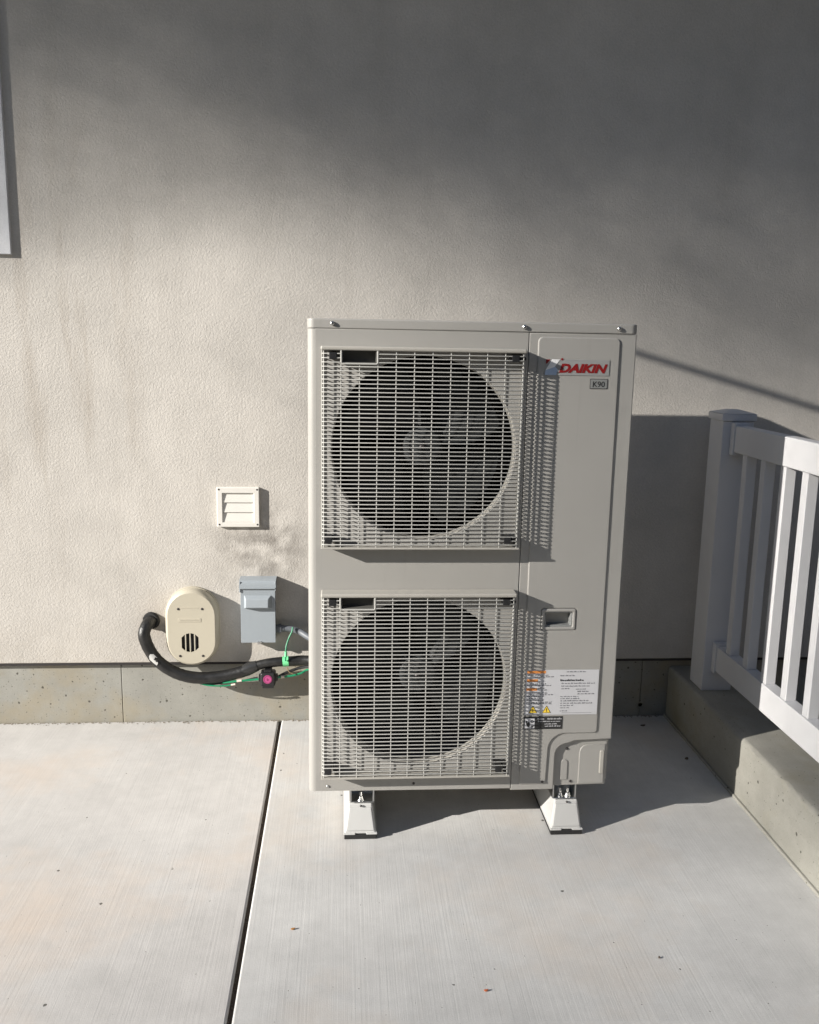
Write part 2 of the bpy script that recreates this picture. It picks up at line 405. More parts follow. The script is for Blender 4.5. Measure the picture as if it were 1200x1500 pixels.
# window trim at far left
wn = MB(); wn.addmesh(plate([[(-2.6, 1.746), (-1.156, 1.746), (-1.156, 3.1), (-2.6, 3.1)], [(-2.5, 1.846), (-2.5, 3.0), (-1.256, 3.0), (-1.256, 1.846)]], WY - 0.013, WY + 0.01, 0.002, 2))
win = wn.build('window', m_concrete('trim_stucco', (0.62, 0.63, 0.65), (3, 3, 3), 0.0015, (0.5, 0.5, 0.5), 0.2), house)
b = MB(); b.box(-2.49, -1.265, WY - 0.008, WY - 0.004, 1.855, 2.99); b.build('pane', 'glass', win)
b = MB(); b.box(-1.90, -1.86, WY - 0.012, WY - 0.009, 1.85, 3.0, 0.003); b.box(-2.50, -2.46, WY - 0.012, WY - 0.009, 1.85, 3.0, 0.003); b.box(-1.30, -1.256, WY - 0.012, WY - 0.009, 1.85, 3.0, 0.003); b.build('sash', 'white', win)
# eave and roof
b = MB(); b.box(-8.2, 5.9, WY - 0.51, WY + 0.001, 3.25, 3.28); b.build('soffit', 'vent', house)
b = MB(); b.box(-8.2, 5.9, WY - 0.54, WY - 0.511, 3.22, 3.40, 0.004); b.build('fascia', 'vent', house)
b = MB(); b.hexa([(-8.3, WY - 0.60, 3.39), (5.95, WY - 0.60, 3.39), (5.95, WY + 4, 5.4), (-8.3, WY + 4, 5.4), (-8.3, WY - 0.60, 3.43), (5.95, WY - 0.60, 3.43), (5.95, WY + 4, 5.44), (-8.3, WY + 4, 5.44)]); b.build('roof', 'shingle', house)

# ================================================================== OUTDOOR UNIT
UX0, UX1, UY, UB = -0.100, 0.803, 2.46, 3.005
UZ0, UZ1 = 0.160, 1.530
U = thing('heat_pump', 'tall ivory outdoor heat pump with two wire guarded fans, standing on white blocks', 'heat pump', (0.35, 2.7, 0.06))
# cabinet
b = MB()
b.box(UX0 + 0.003, UX0 + 0.0095, UY + 0.055, UB, UZ0 + 0.002, 1.502)
b.box(UX1 - 0.012, UX1 - 0.003, UY + 0.020, UB, UZ0 + 0.012, 1.502)
b.box(UX0 + 0.012, UX1 - 0.012, UY + 0.016, UB, UZ0 + 0.004, UZ0 + 0.03)
b.box(0.515, UX1 - 0.012, UY + 0.025, UB - 0.001, UZ0 + 0.03, 1.503)
b.build('cabinet', 'ivory', U)
b = MB(); b.box(UX0 + 0.013, 0.514, UB - 0.05, UB - 0.04, UZ0 + 0.031, 1.50); b.box(UX0 + 0.013, UX0 + 0.02, UY + 0.03, UB - 0.051, UZ0 + 0.031, 1.5)
b.box(0.505, 0.513, UY + 0.03, UB - 0.051, UZ0 + 0.031, 1.5); b.box(UX0 + 0.021, 0.504, UY + 0.03, UB - 0.051, 0.835, 0.845); b.box(UX0 + 0.021, 0.504, UY + 0.03, UB - 0.051, 1.485, 1.495)
b.build('inner_lining', 'dark', U)
b = MB()
for i in range(100):
    x = -0.08 + i * 0.0058; b.box(x, x + 0.0012, UB - 0.075, UB - 0.052, 0.2, 1.48)
o = b.build('coil_fins', 'coil', U); o['kind'] = 'stuff'
# lid
def prism(L, z0, z1, bev=0.002, seg=3):
    me = plate([L], z0, z1, bev, seg)                 # drawn upright, then laid flat
    me.transform(Matrix(((1, 0, 0, 0), (0, 0, 1, 0), (0, 1, 0, 0), (0, 0, 0, 1)))); me.flip_normals(); return me
lo_ = rrect(UX0 - 0.001, UX1 + 0.003, UY - 0.002, UB + 0.004, 0.020, 8)
link('lid', prism(lo_, 1.5030, UZ1, 0.004, 4), 'ivory', U)
lc = [(UX0 + 0.0205, UY + 0.012), (UX0 + 0.0205, UY + 0.0002)] + [(UX0 + 0.020 - 0.020 * math.sin(a_ * PI / 16), UY + 0.0202 - 0.020 * math.cos(a_ * PI / 16)) for a_ in range(0, 9)] + [(UX0 + 0.0002, UY + 0.060), (UX0 + 0.010, UY + 0.060), (UX0 + 0.010, UY + 0.022)]
link('corner_column', prism(lc[::-1], UZ0, 1.5025, 0.0001, 0), 'ivory', U)
# fan panel with two round openings
CX, C1, C2, CR = 0.221, 1.180, 0.494, 0.257
out_ = [(UX0 + 0.020, UZ0), (0.5018, UZ0 - 0.002), (0.5018, 1.5028), (UX0 + 0.020, 1.5028)]
me = plate([out_, circ(CX, C1, CR, 96)[::-1], circ(CX, C2, CR, 96)[::-1]], UY, UY + 0.022, 0.0012, 2)
# fill check: bevelled opening edges double as the lip
fp = link('fan_panel', me, 'ivory', U)
for cz in (C1, C2):
    b = MB(); b.lathe((CX, UY + 0.012, cz), [(q_ + 0.007, d_) for q_, d_ in [(0.2500, -0.002), (0.2485, 0.004), (0.2480, 0.010), (0.2476, 0.018), (0.2475, 0.030), (0.2485, 0.031), (0.249, 0.018), (0.2500, 0.010), (0.2505, 0.0)]], 96)
    b.build('fan_ring', 'cream', U)
    f = MB(); f.lathe((CX, UY + 0.085, cz), [(0.0001, -0.020), (0.028, -0.018), (0.052, -0.012), (0.060, 0.0), (0.068, 0.04), (0.060, 0.042)], 32)
    fan = f.build('fan', 'fan', U)
    for k in range(4):
        t = bmesh.new(); a0 = 2 * PI * k / 4 + (0.5 if cz == C1 else 0.95); grid = []
        for i in range(7):
            r = 0.06 + (0.232 - 0.06) * i / 6; half = 0.42 + 0.16 * math.sin(i / 6 * PI * 0.6)
            row = []
            for j in range(8):
                s_ = -1 + 2 * j / 7; a = a0 + s_ * half + 0.35 * (i / 6) ** 1.3
                row.append(t.verts.new((CX + r * math.cos(a), UY + 0.095 + s_ * 0.026 * (1 - 0.3 * i / 6), cz + r * math.sin(a))))
            grid.append(row)
        for i in range(6):
            for j in range(7): t.faces.new((grid[i][j], grid[i + 1][j], grid[i + 1][j + 1], grid[i][j + 1]))
        bmesh.ops.solidify(t, geom=t.faces[:], thickness=0.003)
        q = MB(); q.add(t); q.build('blade', 'fan', fan)
    q = MB(); q.lathe((CX, UY + 0.049, cz), [(0.0001, 0.006), (0.005, 0.006), (0.0085, 0.010), (0.009, 0.020)], 12); q.build('hub_nut', 'screwdark', fan)
    q = MB(); q.box(CX - 0.235, CX + 0.235, UY + 0.16, UY + 0.175, cz + 0.03, cz + 0.045); q.box(CX - 0.235, CX + 0.235, UY + 0.16, UY + 0.175, cz - 0.045, cz - 0.03); q.lathe((CX, UY + 0.135, cz), [(0.0001, 0), (0.05, 0), (0.05, 0.09), (0.0001, 0.09)], 24)
    q.build('motor_mount', 'coil', U)

# guards
GD = 0.048; GX0, GX1 = -0.060, 0.486; WR = 0.0016
def wire_h(x0, x1, full=True, left=True, right=True):
    y0 = UY + 0.001; yf = UY - GD; p = []
    if left: p += [(x0, y0, 0), (x0 + 0.001, yf + 0.006, 0), (x0 + 0.003, yf + 0.002, 0), (x0 + 0.008, yf, 0)]
    else: p += [(x0, yf, 0)]
    if right: p += [(x1 - 0.008, yf, 0), (x1 - 0.003, yf + 0.002, 0), (x1 - 0.001, yf + 0.006, 0), (x1, y0, 0)]
    else: p += [(x1, yf, 0)]
    return p
HO = (-0.009, 0.088)                          # hand opening left/right
m1 = MB(); m1.tube(wire_h(GX0, GX1), WR, 5); mesh_full = m1.mesh(); smooth(mesh_full, 80)
m2 = MB(); m2.tube(wire_h(GX0, HO[0], right=False), WR, 5); m2.tube(wire_h(HO[1], GX1, left=False), WR, 5); mesh_split = m2.mesh(); smooth(mesh_split, 80)
for mm in (mesh_full, mesh_split): mm.materials.append(MT['wire'])
off = Vector(U.location)
for mm in (mesh_full, mesh_split): mm.transform(Matrix.Translation(Vector((-off.x, -off.y, -off.z))))
for (z0, z1) in ((0.909, 1.458), (0.224, 0.779)):
    # top and bottom lips are solid folded sheet
    b = MB(); yf = UY - GD
    b.box(GX0 - 0.003, GX1 + 0.003, yf - 0.004, UY - 0.0005, z1 - 0.0115, z1, 0.004, 3)
    G = b.build('fan_guard', 'cream', U)
    b = MB(); b.box(GX0 - 0.003, GX1 + 0.003, yf - 0.003, UY - 0.0005, z0 - 0.003, z0 + 0.0025, 0.002, 2); b.build('bottom_lip', 'cream', G)
    for xx in (GX0 + 0.0005, GX1 + 0.0005):
        b = MB(); b.box(xx - 0.0025, xx + 0.0025, UY - 0.004, UY - 0.0007, z0, z1 - 0.012); b.build('side_strip', 'cream', G)
    za, zb = z0 + 0.010, z1 - 0.020
    nH = int(round((zb - za) / 0.01135)); ho_z = z1 - 0.046
    for i in range(nH + 1):
        z = za + (zb - za) * i / nH
        o = bpy.data.objects.new('horizontal_wire', mesh_split if z > ho_z else mesh_full); COL.objects.link(o)
        o.parent = G; o.location = (0, 0, z)
    # uprights, inside face of the horizontals; mesh shared
    xs = [GX0 + 0.005] + [GX0 + 0.051 + 0.0490 * k for k in range(10)] + [GX1 - 0.005]
    L = z1 - z0 - 0.010
    mu = MB(); mu.tube([(0, UY - GD + 0.0026, z0 + 0.001), (0, UY - GD + 0.0026, z1 - 0.009)], WR, 5); mesh_up = mu.mesh(); mesh_up.materials.append(MT['wire']); smooth(mesh_up, 80)
    ms = MB(); ms.tube([(0, UY - GD + 0.0026, z0 + 0.001), (0, UY - GD + 0.0026, ho_z)], WR, 5); mesh_us = ms.mesh(); mesh_us.materials.append(MT['wire']); smooth(mesh_us, 80)
    for mm in (mesh_up, mesh_us): mm.transform(Matrix.Translation((0, -off.y, -off.z)))
    for x in xs:
        short = HO[0] + 0.004 < x < HO[1] - 0.004
        o = bpy.data.objects.new('upright_wire', mesh_us if short else mesh_up); COL.objects.link(o); o.parent = G; o.location = (x - off.x, 0, 0)
    for yy in (UY - 0.014, UY - 0.030):       # side uprights half way back to the panel
        for x in (GX0, GX1):
            o = bpy.data.objects.new('upright_wire', mesh_up); COL.objects.link(o); o.parent = G; o.location = (x - off.x, yy - (UY - GD + 0.0026), 0)
    # frame of the hand opening and its pocket
    yf = UY - GD
    b = MB(); b.tube([(HO[0], yf, z1 - 0.010), (HO[0], yf, ho_z + 0.003), (HO[0] + 0.003, yf, ho_z), (HO[1] - 0.003, yf, ho_z), (HO[1], yf, ho_z + 0.003), (HO[1], yf, z1 - 0.010)], 0.0023, 6)
    b.build('handle_frame', 'wire', G)
    b = MB(); a_, c_ = HO[0] + 0.003, HO[1] - 0.003
    b.box(a_, a_ + 0.002, yf + 0.002, yf + 0.030, ho_z + 0.003, z1 - 0.012); b.box(c_ - 0.002, c_, yf + 0.002, yf + 0.030, ho_z + 0.003, z1 - 0.012)
    b.box(a_, c_, yf + 0.030, yf + 0.032, ho_z + 0.003, z1 - 0.012); b.box(a_ + 0.002, c_ - 0.002, yf + 0.002, yf + 0.030, ho_z + 0.002, ho_z + 0.004)
    b.build('hand_pocket', 'pocket', G)
    # black corner clips
    for (x, zz) in ((GX0 + 0.018, z0 + 0.022), (GX1 - 0.030, z0 + 0.022), (GX0 + 0.030, z1 - 0.026), (GX1 - 0.026, z1 - 0.026)):
        b = MB(); b.box(x - 0.011, x + 0.009, UY - 0.0508, UY - 0.0006, zz - 0.009, zz + 0.009, 0.002); b.lathe((x + 0.021, UY - 0.001, zz), [(0.0001, -0.042), (0.0075, -0.042), (0.0075, 0)], 10)
        b.build('corner_clip', 'black', G)

# service panel (L shape with a curved inner corner) and raised field
sx = 0.5028
hp = rrect(0.5805, 0.6650, 0.6640, 0.7120, 0.004)
sp = [(sx, 0.152), (0.630, 0.152), (0.6335, 0.156)] + arc(0.672, 0.262, 0.038, 178, 92, 8) + [(0.690, 0.308), (UX1, 0.312), (UX1, 1.5028), (sx, 1.5028)]
sp[3] = (0.634, 0.262)
me = plate([sp, hp[::-1]], UY + 0.0004, UY + 0.0205, 0.0035, 4)
P = link('service_panel', me, 'ivory', U)
fld = rrect(0.528, 0.757, 0.336, 1.491, 0.012)
fld = [(0.528, 0.172)] + [(0.600, 0.172), (0.6085, 0.180)] + arc(0.662, 0.283, 0.0505, 176, 92, 8) + arc(0.747, 0.344, 0.010, -90, 0, 4) + arc(0.743, 1.478, 0.014, 0, 90, 5) + arc(0.542, 1.478, 0.014, 90, 180, 5)
me = plate([fld, rrect(0.572, 0.6735, 0.6555, 0.7205, 0.006)[::-1]], UY - 0.0035, UY + 0.006, 0.0034, 3)
link('raised_field', me, 'ivory', P)
# grip: rim and pocket
me = plate([rrect(0.5725, 0.6730, 0.6560, 0.7200, 0.006), rrect(0.5815, 0.6640, 0.6650, 0.7110, 0.004)[::-1]], UY - 0.0060, UY + 0.004, 0.003, 3)
grip = link('grip', me, 'ivory', P)
me = plate([rrect(0.5770, 0.6690, 0.6600, 0.7155, 0.004), rrect(0.5870, 0.6590, 0.6700, 0.7060, 0.003)[::-1]], UY - 0.0005, UY + 0.035, 0.002, 2)
me2 = plate([rrect(0.58, 0.668, 0.66, 0.7155, 0.003)], UY + 0.035, UY + 0.038, 0.0005, 1)
b = MB(); b.addmesh(me); b.addmesh(me2); b.build('grip_pocket', 'tagg', grip)
# pipe cover at lower right
cv = [(0.618, 0.158), (0.795, 0.160), (0.795, 0.330), (0.618, 0.330)]
PC = link('pipe_cover', plate([cv], UY + 0.0125, UY + 0.024, 0.003, 3), 'ivory', U)
link('knockout', plate([[(0.711, 0.165), (0.7885, 0.165), (0.7885, 0.291), (0.733, 0.291), (0.722, 0.287), (0.714, 0.278), (0.711, 0.266)]], UY + 0.0095, UY + 0.016, 0.0015, 2), 'ivory', PC)
link('knockout', plate([[(0.655, 0.178)] + [(0.677, 0.178)] + arc(0.666, 0.233, 0.011, 0, 180, 6)], UY + 0.0100, UY + 0.016, 0.002, 2), 'ivory', PC)
link('slot_rib', plate([rrect(0.7735, 0.7865, 0.197, 0.272, 0.004)], UY + 0.0070, UY + 0.016, 0.002, 2), 'cream', PC)
screw('screw', 0.672, UY + 0.0125, 0.278, 0.0045, PC, 'screwdark'); screw('screw', 0.688, UY + 0.0125, 0.172, 0.0045, PC, 'screwdark')
# right corner post of the cabinet
b = MB(); b.box(UX1 - 0.0105, UX1 - 0.0005, UY + 0.0215, UY + 0.06, 0.312, 1.503, 0.002); b.build('corner_post', 'ivory', U)
# screws
for (x, z) in ((-0.033, 1.517), (0.488, 1.517), (0.751, 1.517)): screw('screw', x, UY - 0.0045, z, 0.0062, U, 'steel', 0.0045)
screw('screw', -0.045, UY - 0.0003, 0.176, 0.0045, U); screw('screw', 0.210, UY - 0.0003, 0.180, 0.004, U, 'screwdark'); screw('screw', 0.598, UY - 0.0038, 0.180, 0.004, P, 'screwdark')

# badge
by = UY - 0.0037
BG = link('badge', plate([rrect(0.549, 0.729, 1.389, 1.432, 0.001)], by - 0.0014, by, 0.0003, 1), 'silver', U)
me = text('DAIKIN', 0.5870, 1.3975, by - 0.0019, 0.0315, 0.28, 0.0015, 0.0003, 1.0)
xs_ = [v.co.x for v in me.vertices]; wdt = max(xs_) - min(xs_); x0_ = min(xs_)
for v in me.vertices: v.co.x = 0.5880 + (v.co.x - x0_) * (0.136 / wdt)
link('lettering', me, 'redp', BG, True)
link('emblem_red', plate([[(0.551, 1.4315), (0.551, 1.419), (0.5555, 1.4215), (0.563, 1.4315)]], by - 0.0019, by - 0.0015, 0.0001, 0), 'redp', BG, True)
link('emblem_white', plate([[(0.5505, 1.402), (0.5680, 1.432), (0.5900, 1.432), (0.5760, 1.4115)]], by - 0.0022, by - 0.0015, 0.0001, 0), 'badgew', BG, True)
link('emblem_blue', plate([[(0.549, 1.389), (0.5500, 1.4015), (0.5630, 1.4155), (0.5770, 1.4125), (0.5850, 1.4030), (0.5805, 1.389)]], by - 0.0020, by - 0.0015, 0.0001, 0), 'badgeb', BG, True)
link('emblem_dot', plate([circ(0.5955, 1.4325, 0.0032, 12)], by - 0.0024, by - 0.0015, 0.0001, 0), 'redp', BG, True)
K = link('number_tag', plate([rrect(0.677, 0.7265, 1.353, 1.3805, 0.0005)], by - 0.0012, by, 0.0003, 1), 'screwdark', U)
link('tag_face', plate([rrect(0.6785, 0.725, 1.3545, 1.379, 0.0005)], by - 0.0015, by - 0.0011, 0.0001, 1), 'tagg', K)
link('lettering', text('K90', 0.6835, 1.3585, by - 0.0018, 0.0215, 0, 0.0002, 0.0002), 'inkb', K, True)
# warning sticker
ST = link('warning_label', plate([[(0.534, 0.394), (0.752, 0.394), (0.752, 0.534), (0.534, 0.534)]], by - 0.0008, by, 0.0002, 1), 'paper', U)
sy = by - 0.0009
def words(mb, x0, x1, z, h, y=sy, gap=0.0022):
    x = x0
    while x < x1 - 0.003:
        wv = min(random.uniform(0.004, 0.013), x1 - x)
        k = x
        while k < x + wv - 0.0008:            # single strokes, so the line breaks up like small print
            lw = random.uniform(0.0010, 0.0016); hh = h * random.choice((0.62, 0.62, 0.7, 1.0))
            mb.box(k, min(k + lw, x + wv), y - 0.0002, y, z, z + hh); k += lw + 0.0005
        x += wv + gap
b = MB(); z = 0.5265
orx = [(0.5375, 0.5930, 0.5235), (0.5375, 0.5700, 0.4975), (0.5370, 0.5690, 0.4700)]
for (x, xx, z) in orx: b.box(x, xx, sy - 0.0002, sy, z, z + 0.0082)
b.build('orange_header', 'orange', ST)
b = MB()
for (x0, x1, z) in ((0.539, 0.606, 0.5165), (0.560, 0.618, 0.5115), (0.5385, 0.596, 0.4900), (0.5385, 0.616, 0.4845), (0.571, 0.592, 0.4765), (0.573, 0.600, 0.4705), (0.539, 0.600, 0.4610), (0.539, 0.617, 0.4560), (0.539, 0.590, 0.4500), (0.539, 0.584, 0.4440), (0.539, 0.590, 0.4385), (0.5385, 0.614, 0.4325), (0.5385, 0.616, 0.4275),
                    (0.655, 0.714, 0.5265), (0.637, 0.680, 0.5145), (0.641, 0.741, 0.4905), (0.641, 0.731, 0.4820), (0.641, 0.666, 0.4740), (0.685, 0.715, 0.4725), (0.690, 0.727, 0.4650), (0.690, 0.741, 0.4575), (0.640, 0.694, 0.4495), (0.640, 0.700, 0.4430), (0.640, 0.727, 0.4360), (0.640, 0.736, 0.4285), (0.640, 0.680, 0.4215), (0.640, 0.668, 0.4145), (0.640, 0.666, 0.4045)):
    words(b, x0, x1, z, 0.0036)
b.box(0.646, 0.736, sy - 0.0002, sy, 0.3995, 0.4003)
o = b.build('small_print', 'ink', ST); o['kind'] = 'stuff'
b = MB(); words(b, 0.637, 0.707, 0.4990, 0.0062, gap=0.001); o = b.build('bold_print', 'inkb', ST); o['kind'] = 'stuff'
for cx in (0.5590, 0.6000):
    tr = link('warning_triangle', plate([[(cx - 0.0135, 0.4000), (cx + 0.0135, 0.4000), (cx, 0.4235)]], sy - 0.0003, sy, 0.0001, 0), 'inkb', ST, True)
    link('triangle_face', plate([[(cx - 0.0110, 0.4014), (cx + 0.0110, 0.4014), (cx, 0.4205)]], sy - 0.0006, sy - 0.0003, 0.0001, 0), 'yellow', tr, True)
    q = MB(); q.box(cx - 0.0010, cx + 0.0010, sy - 0.0009, sy - 0.0006, 0.4065, 0.4145); q.box(cx - 0.0010, cx + 0.0010, sy - 0.0009, sy - 0.0006, 0.4035, 0.4052); q.build('exclamation_mark', 'inkb', tr)
# black sticker
BS = link('hand_warning_label', plate([[(0.5335, 0.349), (0.6500, 0.349), (0.6500, 0.389), (0.5335, 0.389)]], by - 0.0008, by, 0.0002, 1), 'inkb', U)
link('pictogram_field', plate([rrect(0.5365, 0.5660, 0.3515, 0.3840, 0.002)], by - 0.0011, by - 0.0008, 0.0001, 0), 'paper', BS, True)
b = MB()
me = plate([[(0.539, 0.378), (0.5425, 0.3755), (0.5445, 0.369), (0.548, 0.3735), (0.551, 0.370), (0.5520, 0.362), (0.5495, 0.3565), (0.5455, 0.357), (0.5410, 0.364)]], by - 0.0014, by - 0.0011, 0.0001, 0); b.addmesh(me)
b.addmesh(plate([circ(0.5585, 0.3735, 0.0045, 14), circ(0.5585, 0.3735, 0.0022, 12)[::-1]], by - 0.0014, by - 0.0011, 0.0001, 0))
b.addmesh(plate([[(0.554, 0.3560), (0.560, 0.3540), (0.5640, 0.3590), (0.5620, 0.3640), (0.5600, 0.3600), (0.5560, 0.3590)]], by - 0.0014, by - 0.0011, 0.0001, 0))
b.build('hand_pictogram', 'inkb', BS)
b = MB(); q = by - 0.0009
for (x0, x1, z, h) in ((0.5730, 0.5960, 0.3795, 0.005), (0.6040, 0.6470, 0.3795, 0.005), (0.5750, 0.6440, 0.3720, 0.0034), (0.5960, 0.6330, 0.3640, 0.0034), (0.5970, 0.6440, 0.3570, 0.0034)): words(b, x0, x1, z, h, q, 0.0015)
o = b.build('small_print', 'paper', BS); o['kind'] = 'stuff'

# mounting feet with bolts
for cx, nb in ((0.058, 1), (0.674, 2)):
    b = MB(); b.box(cx - 0.036, cx + 0.036, 2.480, 2.56, 0.110, 0.113, 0.001, 1); b.box(cx - 0.036, cx - 0.032, 2.482, 2.56, 0.113, 0.158); b.box(cx + 0.032, cx + 0.036, 2.482, 2.56, 0.113, 0.158)
    b.box(cx - 0.031, cx + 0.031, 2.53, 2.535, 0.113, 0.158)
    ft = b.build('foot', 'steel', U)
    for k in range(nb):
        bx = cx - 0.004 + k * 0.024 - (0.006 if nb == 2 else 0)
        q = MB(); q.lathe((bx, 2.498, 0.113), [(0.0001, 0), (0.011, 0), (0.011, 0.002), (0.0075, 0.002), (0.0075, 0.010), (0.004, 0.0105), (0.004, 0.024), (0.0001, 0.024)], 10, 'z'); q.build('bolt', 'steel', ft)

# ------------------------------------------------------------------ riser blocks under the unit
def riser(cx, label, tw, zt):
    R_ = thing('riser_block', label, 'support block', (cx, 2.7, 0), 'white riser blocks carrying the heat pump')
    y0, y1 = 2.466, 2.93; hb, ht = 0.0485, tw
    b = MB(); b.hexa([(cx - hb, y0, 0.014), (cx + hb, y0, 0.014), (cx + hb, y1, 0.014), (cx - hb, y1, 0.014), (cx - ht, y0 + 0.018, zt), (cx + ht, y0 + 0.018, zt), (cx + ht, y1 - 0.018, zt), (cx - ht, y1 - 0.018, zt)], 0.006, 3)
    b.build('shell', 'pad', R_)
    b = MB(); b.hexa([(cx - hb + 0.006, y0 - 0.0015, 0.026), (cx + hb - 0.006, y0 - 0.0015, 0.026), (cx + hb - 0.006, y0 + 0.02, 0.026), (cx - hb + 0.006, y0 + 0.02, 0.026), (cx - ht + 0.003, y0 + 0.011, zt - 0.012), (cx + ht - 0.003, y0 + 0.011, zt - 0.012), (cx + ht - 0.003, y0 + 0.03, zt - 0.012), (cx - ht + 0.003, y0 + 0.03, zt - 0.012)], 0.003, 2); b.build('end_cap', 'pad', R_)
    b = MB(); b.box(cx - hb - 0.001, cx - hb + 0.034, y0 - 0.004, y1 + 0.002, 0.0145, 0.0200, 0.002); b.box(cx + hb - 0.030, cx + hb + 0.003, y0 - 0.004, y1 + 0.002, 0.0145, 0.0200, 0.002); b.build('skirt', 'pad', R_)
    b = MB(); b.box(cx - hb + 0.001, cx + hb + 0.001, y0 - 0.003, y1 - 0.004, 0.0, 0.0143, 0.001, 1); b.build('rubber_base', 'rubber', R_)
    screw('screw', cx + 0.002, y0 + 0.0135, zt - 0.006, 0.0035, R_, 'screwdark')
    b = MB(); b.box(cx - ht + 0.004, cx + ht - 0.004, y0 + 0.022, y1 - 0.022, zt - 0.001, zt + 0.004, 0.001, 1); b.build('top_strut', 'steel', R_)
riser(0.0525, 'white plastic riser block under the left side of the heat pump', 0.036, 0.106)
riser(0.6810, 'white plastic riser block under the right side, below the pipe cover', 0.036, 0.106)

# ================================================================== WALL ITEMS
# louvre vent
V = thing('wall_vent', 'small square white louvred vent on the stucco above the grey box', 'vent', (-0.392, WY, 0.857))
x0, x1, z0, z1 = -0.470, -0.314, 0.782, 0.932
link('frame', plate([rrect(x0, x1, z0, z1, 0.003), rrect(x0 + 0.021, x1 - 0.021, z0 + 0.018, z1 - 0.022, 0.001)[::-1]], WY - 0.015, WY + 0.005, 0.0025, 2), 'vent', V)
lx0, lx1, lz0, lz1 = x0 + 0.0205, x1 - 0.0205, z0 + 0.0175, z1 - 0.0215
b = MB(); b.box(lx0, lx1, WY - 0.001, WY + 0.001, lz0, lz1); b.build('backing', 'dark', V)
for k in range(3):
    a = lz1 - (lz1 - lz0) * k / 3; c = lz1 - (lz1 - lz0) * (k + 1) / 3 + 0.001
    b = MB(); b.hexa([(lx0, WY - 0.012, c), (lx1, WY - 0.012, c), (lx1, WY - 0.009, c), (lx0, WY - 0.009, c), (lx0, WY - 0.0075, a + 0.001), (lx1, WY - 0.0075, a + 0.001), (lx1, WY - 0.001, a + 0.001), (lx0, WY - 0.001, a + 0.001)], 0.0008, 1); b.build('louvre', 'vent', V)
for (x, z) in ((x0 + 0.008, z0 + 0.010), (x1 - 0.008, z0 + 0.010), (x0 + 0.008, z1 - 0.008), (x1 - 0.008, z1 - 0.008)): screw('screw', x, WY - 0.015, z, 0.0035, V, 'screwdark', 0.0012)

# tan capsule cover
cxo, czo = -0.5695, 0.400; R0 = 0.0985
def capsule(r, half, n=12):
    return [(cxo + r * math.cos(PI * k / n), czo + half + r * math.sin(PI * k / n)) for k in range(n + 1)] + [(cxo + r * math.cos(PI + PI * k / n), czo - half + r * math.sin(PI + PI * k / n)) for k in range(n + 1)]
def capring(mb, lst, n=14):
    rings = []
    for r, half, y in lst:
        p = [(cxo + r * math.cos(PI * k / n) * 1.0, czo + half + r * math.sin(PI * k / n)) for k in range(n + 1)] + [(cxo + r * math.cos(PI + PI * k / n), czo - half + r * math.sin(PI + PI * k / n)) for k in range(n + 1)]
        rings.append([mb.bm.verts.new((q[0], y, q[1])) for q in p])
    for a, c in zip(rings, rings[1:]):
        for k in range(len(a)): mb.bm.faces.new((a[k], a[(k + 1) % len(a)], c[(k + 1) % len(a)], c[k]))
    return rings
O = thing('duct_cover', 'tan plastic capsule shaped pipe entry cover with a round slotted grille', 'duct cover', (cxo, WY, czo))
b = MB(); hf = 0.051
capring(b, [(R0 + 0.002, hf, WY + 0.002), (R0 + 0.002, hf, WY - 0.012)]); capring(b, [(R0 + 0.002, hf, WY - 0.012), (R0 - 0.002, hf, WY - 0.013), (R0 - 0.002, hf, WY - 0.016), (R0, hf, WY - 0.017), (R0 - 0.0012, hf, WY - 0.038), (R0 - 0.0035, hf, WY - 0.0455), (R0 - 0.0075, hf, WY - 0.0505), (R0 - 0.0115, hf, WY - 0.0525)])
bmesh.ops.remove_doubles(b.bm, verts=b.bm.verts[:], dist=0.00005)
b.build('shell', 'tan', O)
gx, gz, gr = -0.575, 0.345, 0.0375
slots = []
for k in range(4):
    xa = gx - gr + 0.004 + k * (2 * gr - 0.008) / 4 + 0.0018; xb = xa + (2 * gr - 0.008) / 4 - 0.0042
    def hh(x): return math.sqrt(max((gr) ** 2 - (x - gx) ** 2, 1e-5))
    slots.append([(xa, gz - hh(xa)), (xb, gz - hh(xb)), (xb, gz + hh(xb)), (xa, gz + hh(xa))][::-1])
fo = capsule(R0 - 0.0113, hf, 14)
link('face', plate([fo] + slots, WY - 0.0528, WY - 0.0488, 0.0003, 1), 'tan', O)
b = MB(); b.lathe((gx, WY - 0.040, gz), [(0.0001, 0), (gr + 0.004, 0), (gr + 0.004, -0.0085)], 24); b.build('grille_back', 'dark', O)
#link('grille_rim', plate([circ(gx, gz, gr + 0.004, 32), circ(gx, gz, gr + 0.0008, 32)[::-1]], WY - 0.0545, WY - 0.052, 0.001, 2), 'tan', O)
link('name_plate', plate([rrect(gx - 0.042, gx + 0.042, 0.426, 0.441, 0.001)], WY - 0.0540, WY - 0.052, 0.0006, 1), 'tan', O)
b = MB(); words(b, gx - 0.036, gx + 0.036, 0.430, 0.007, WY - 0.0540, 0.0008); o = b.build('raised_lettering', 'tan', O); o['kind'] = 'stuff'
link('raised_line', plate([[(gx - 0.032, 0.4795), (gx + 0.034, 0.4795), (gx + 0.034, 0.4812), (gx - 0.032, 0.4812)]], WY - 0.0536, WY - 0.052, 0.0004, 1), 'tan', O)
for (x, z) in ((-0.616, 0.477), (-0.528, 0.477), (-0.614, 0.293), (-0.529, 0.293)): screw('screw', x, WY - 0.0530, z, 0.0050, O, 'screwdark', 0.002)

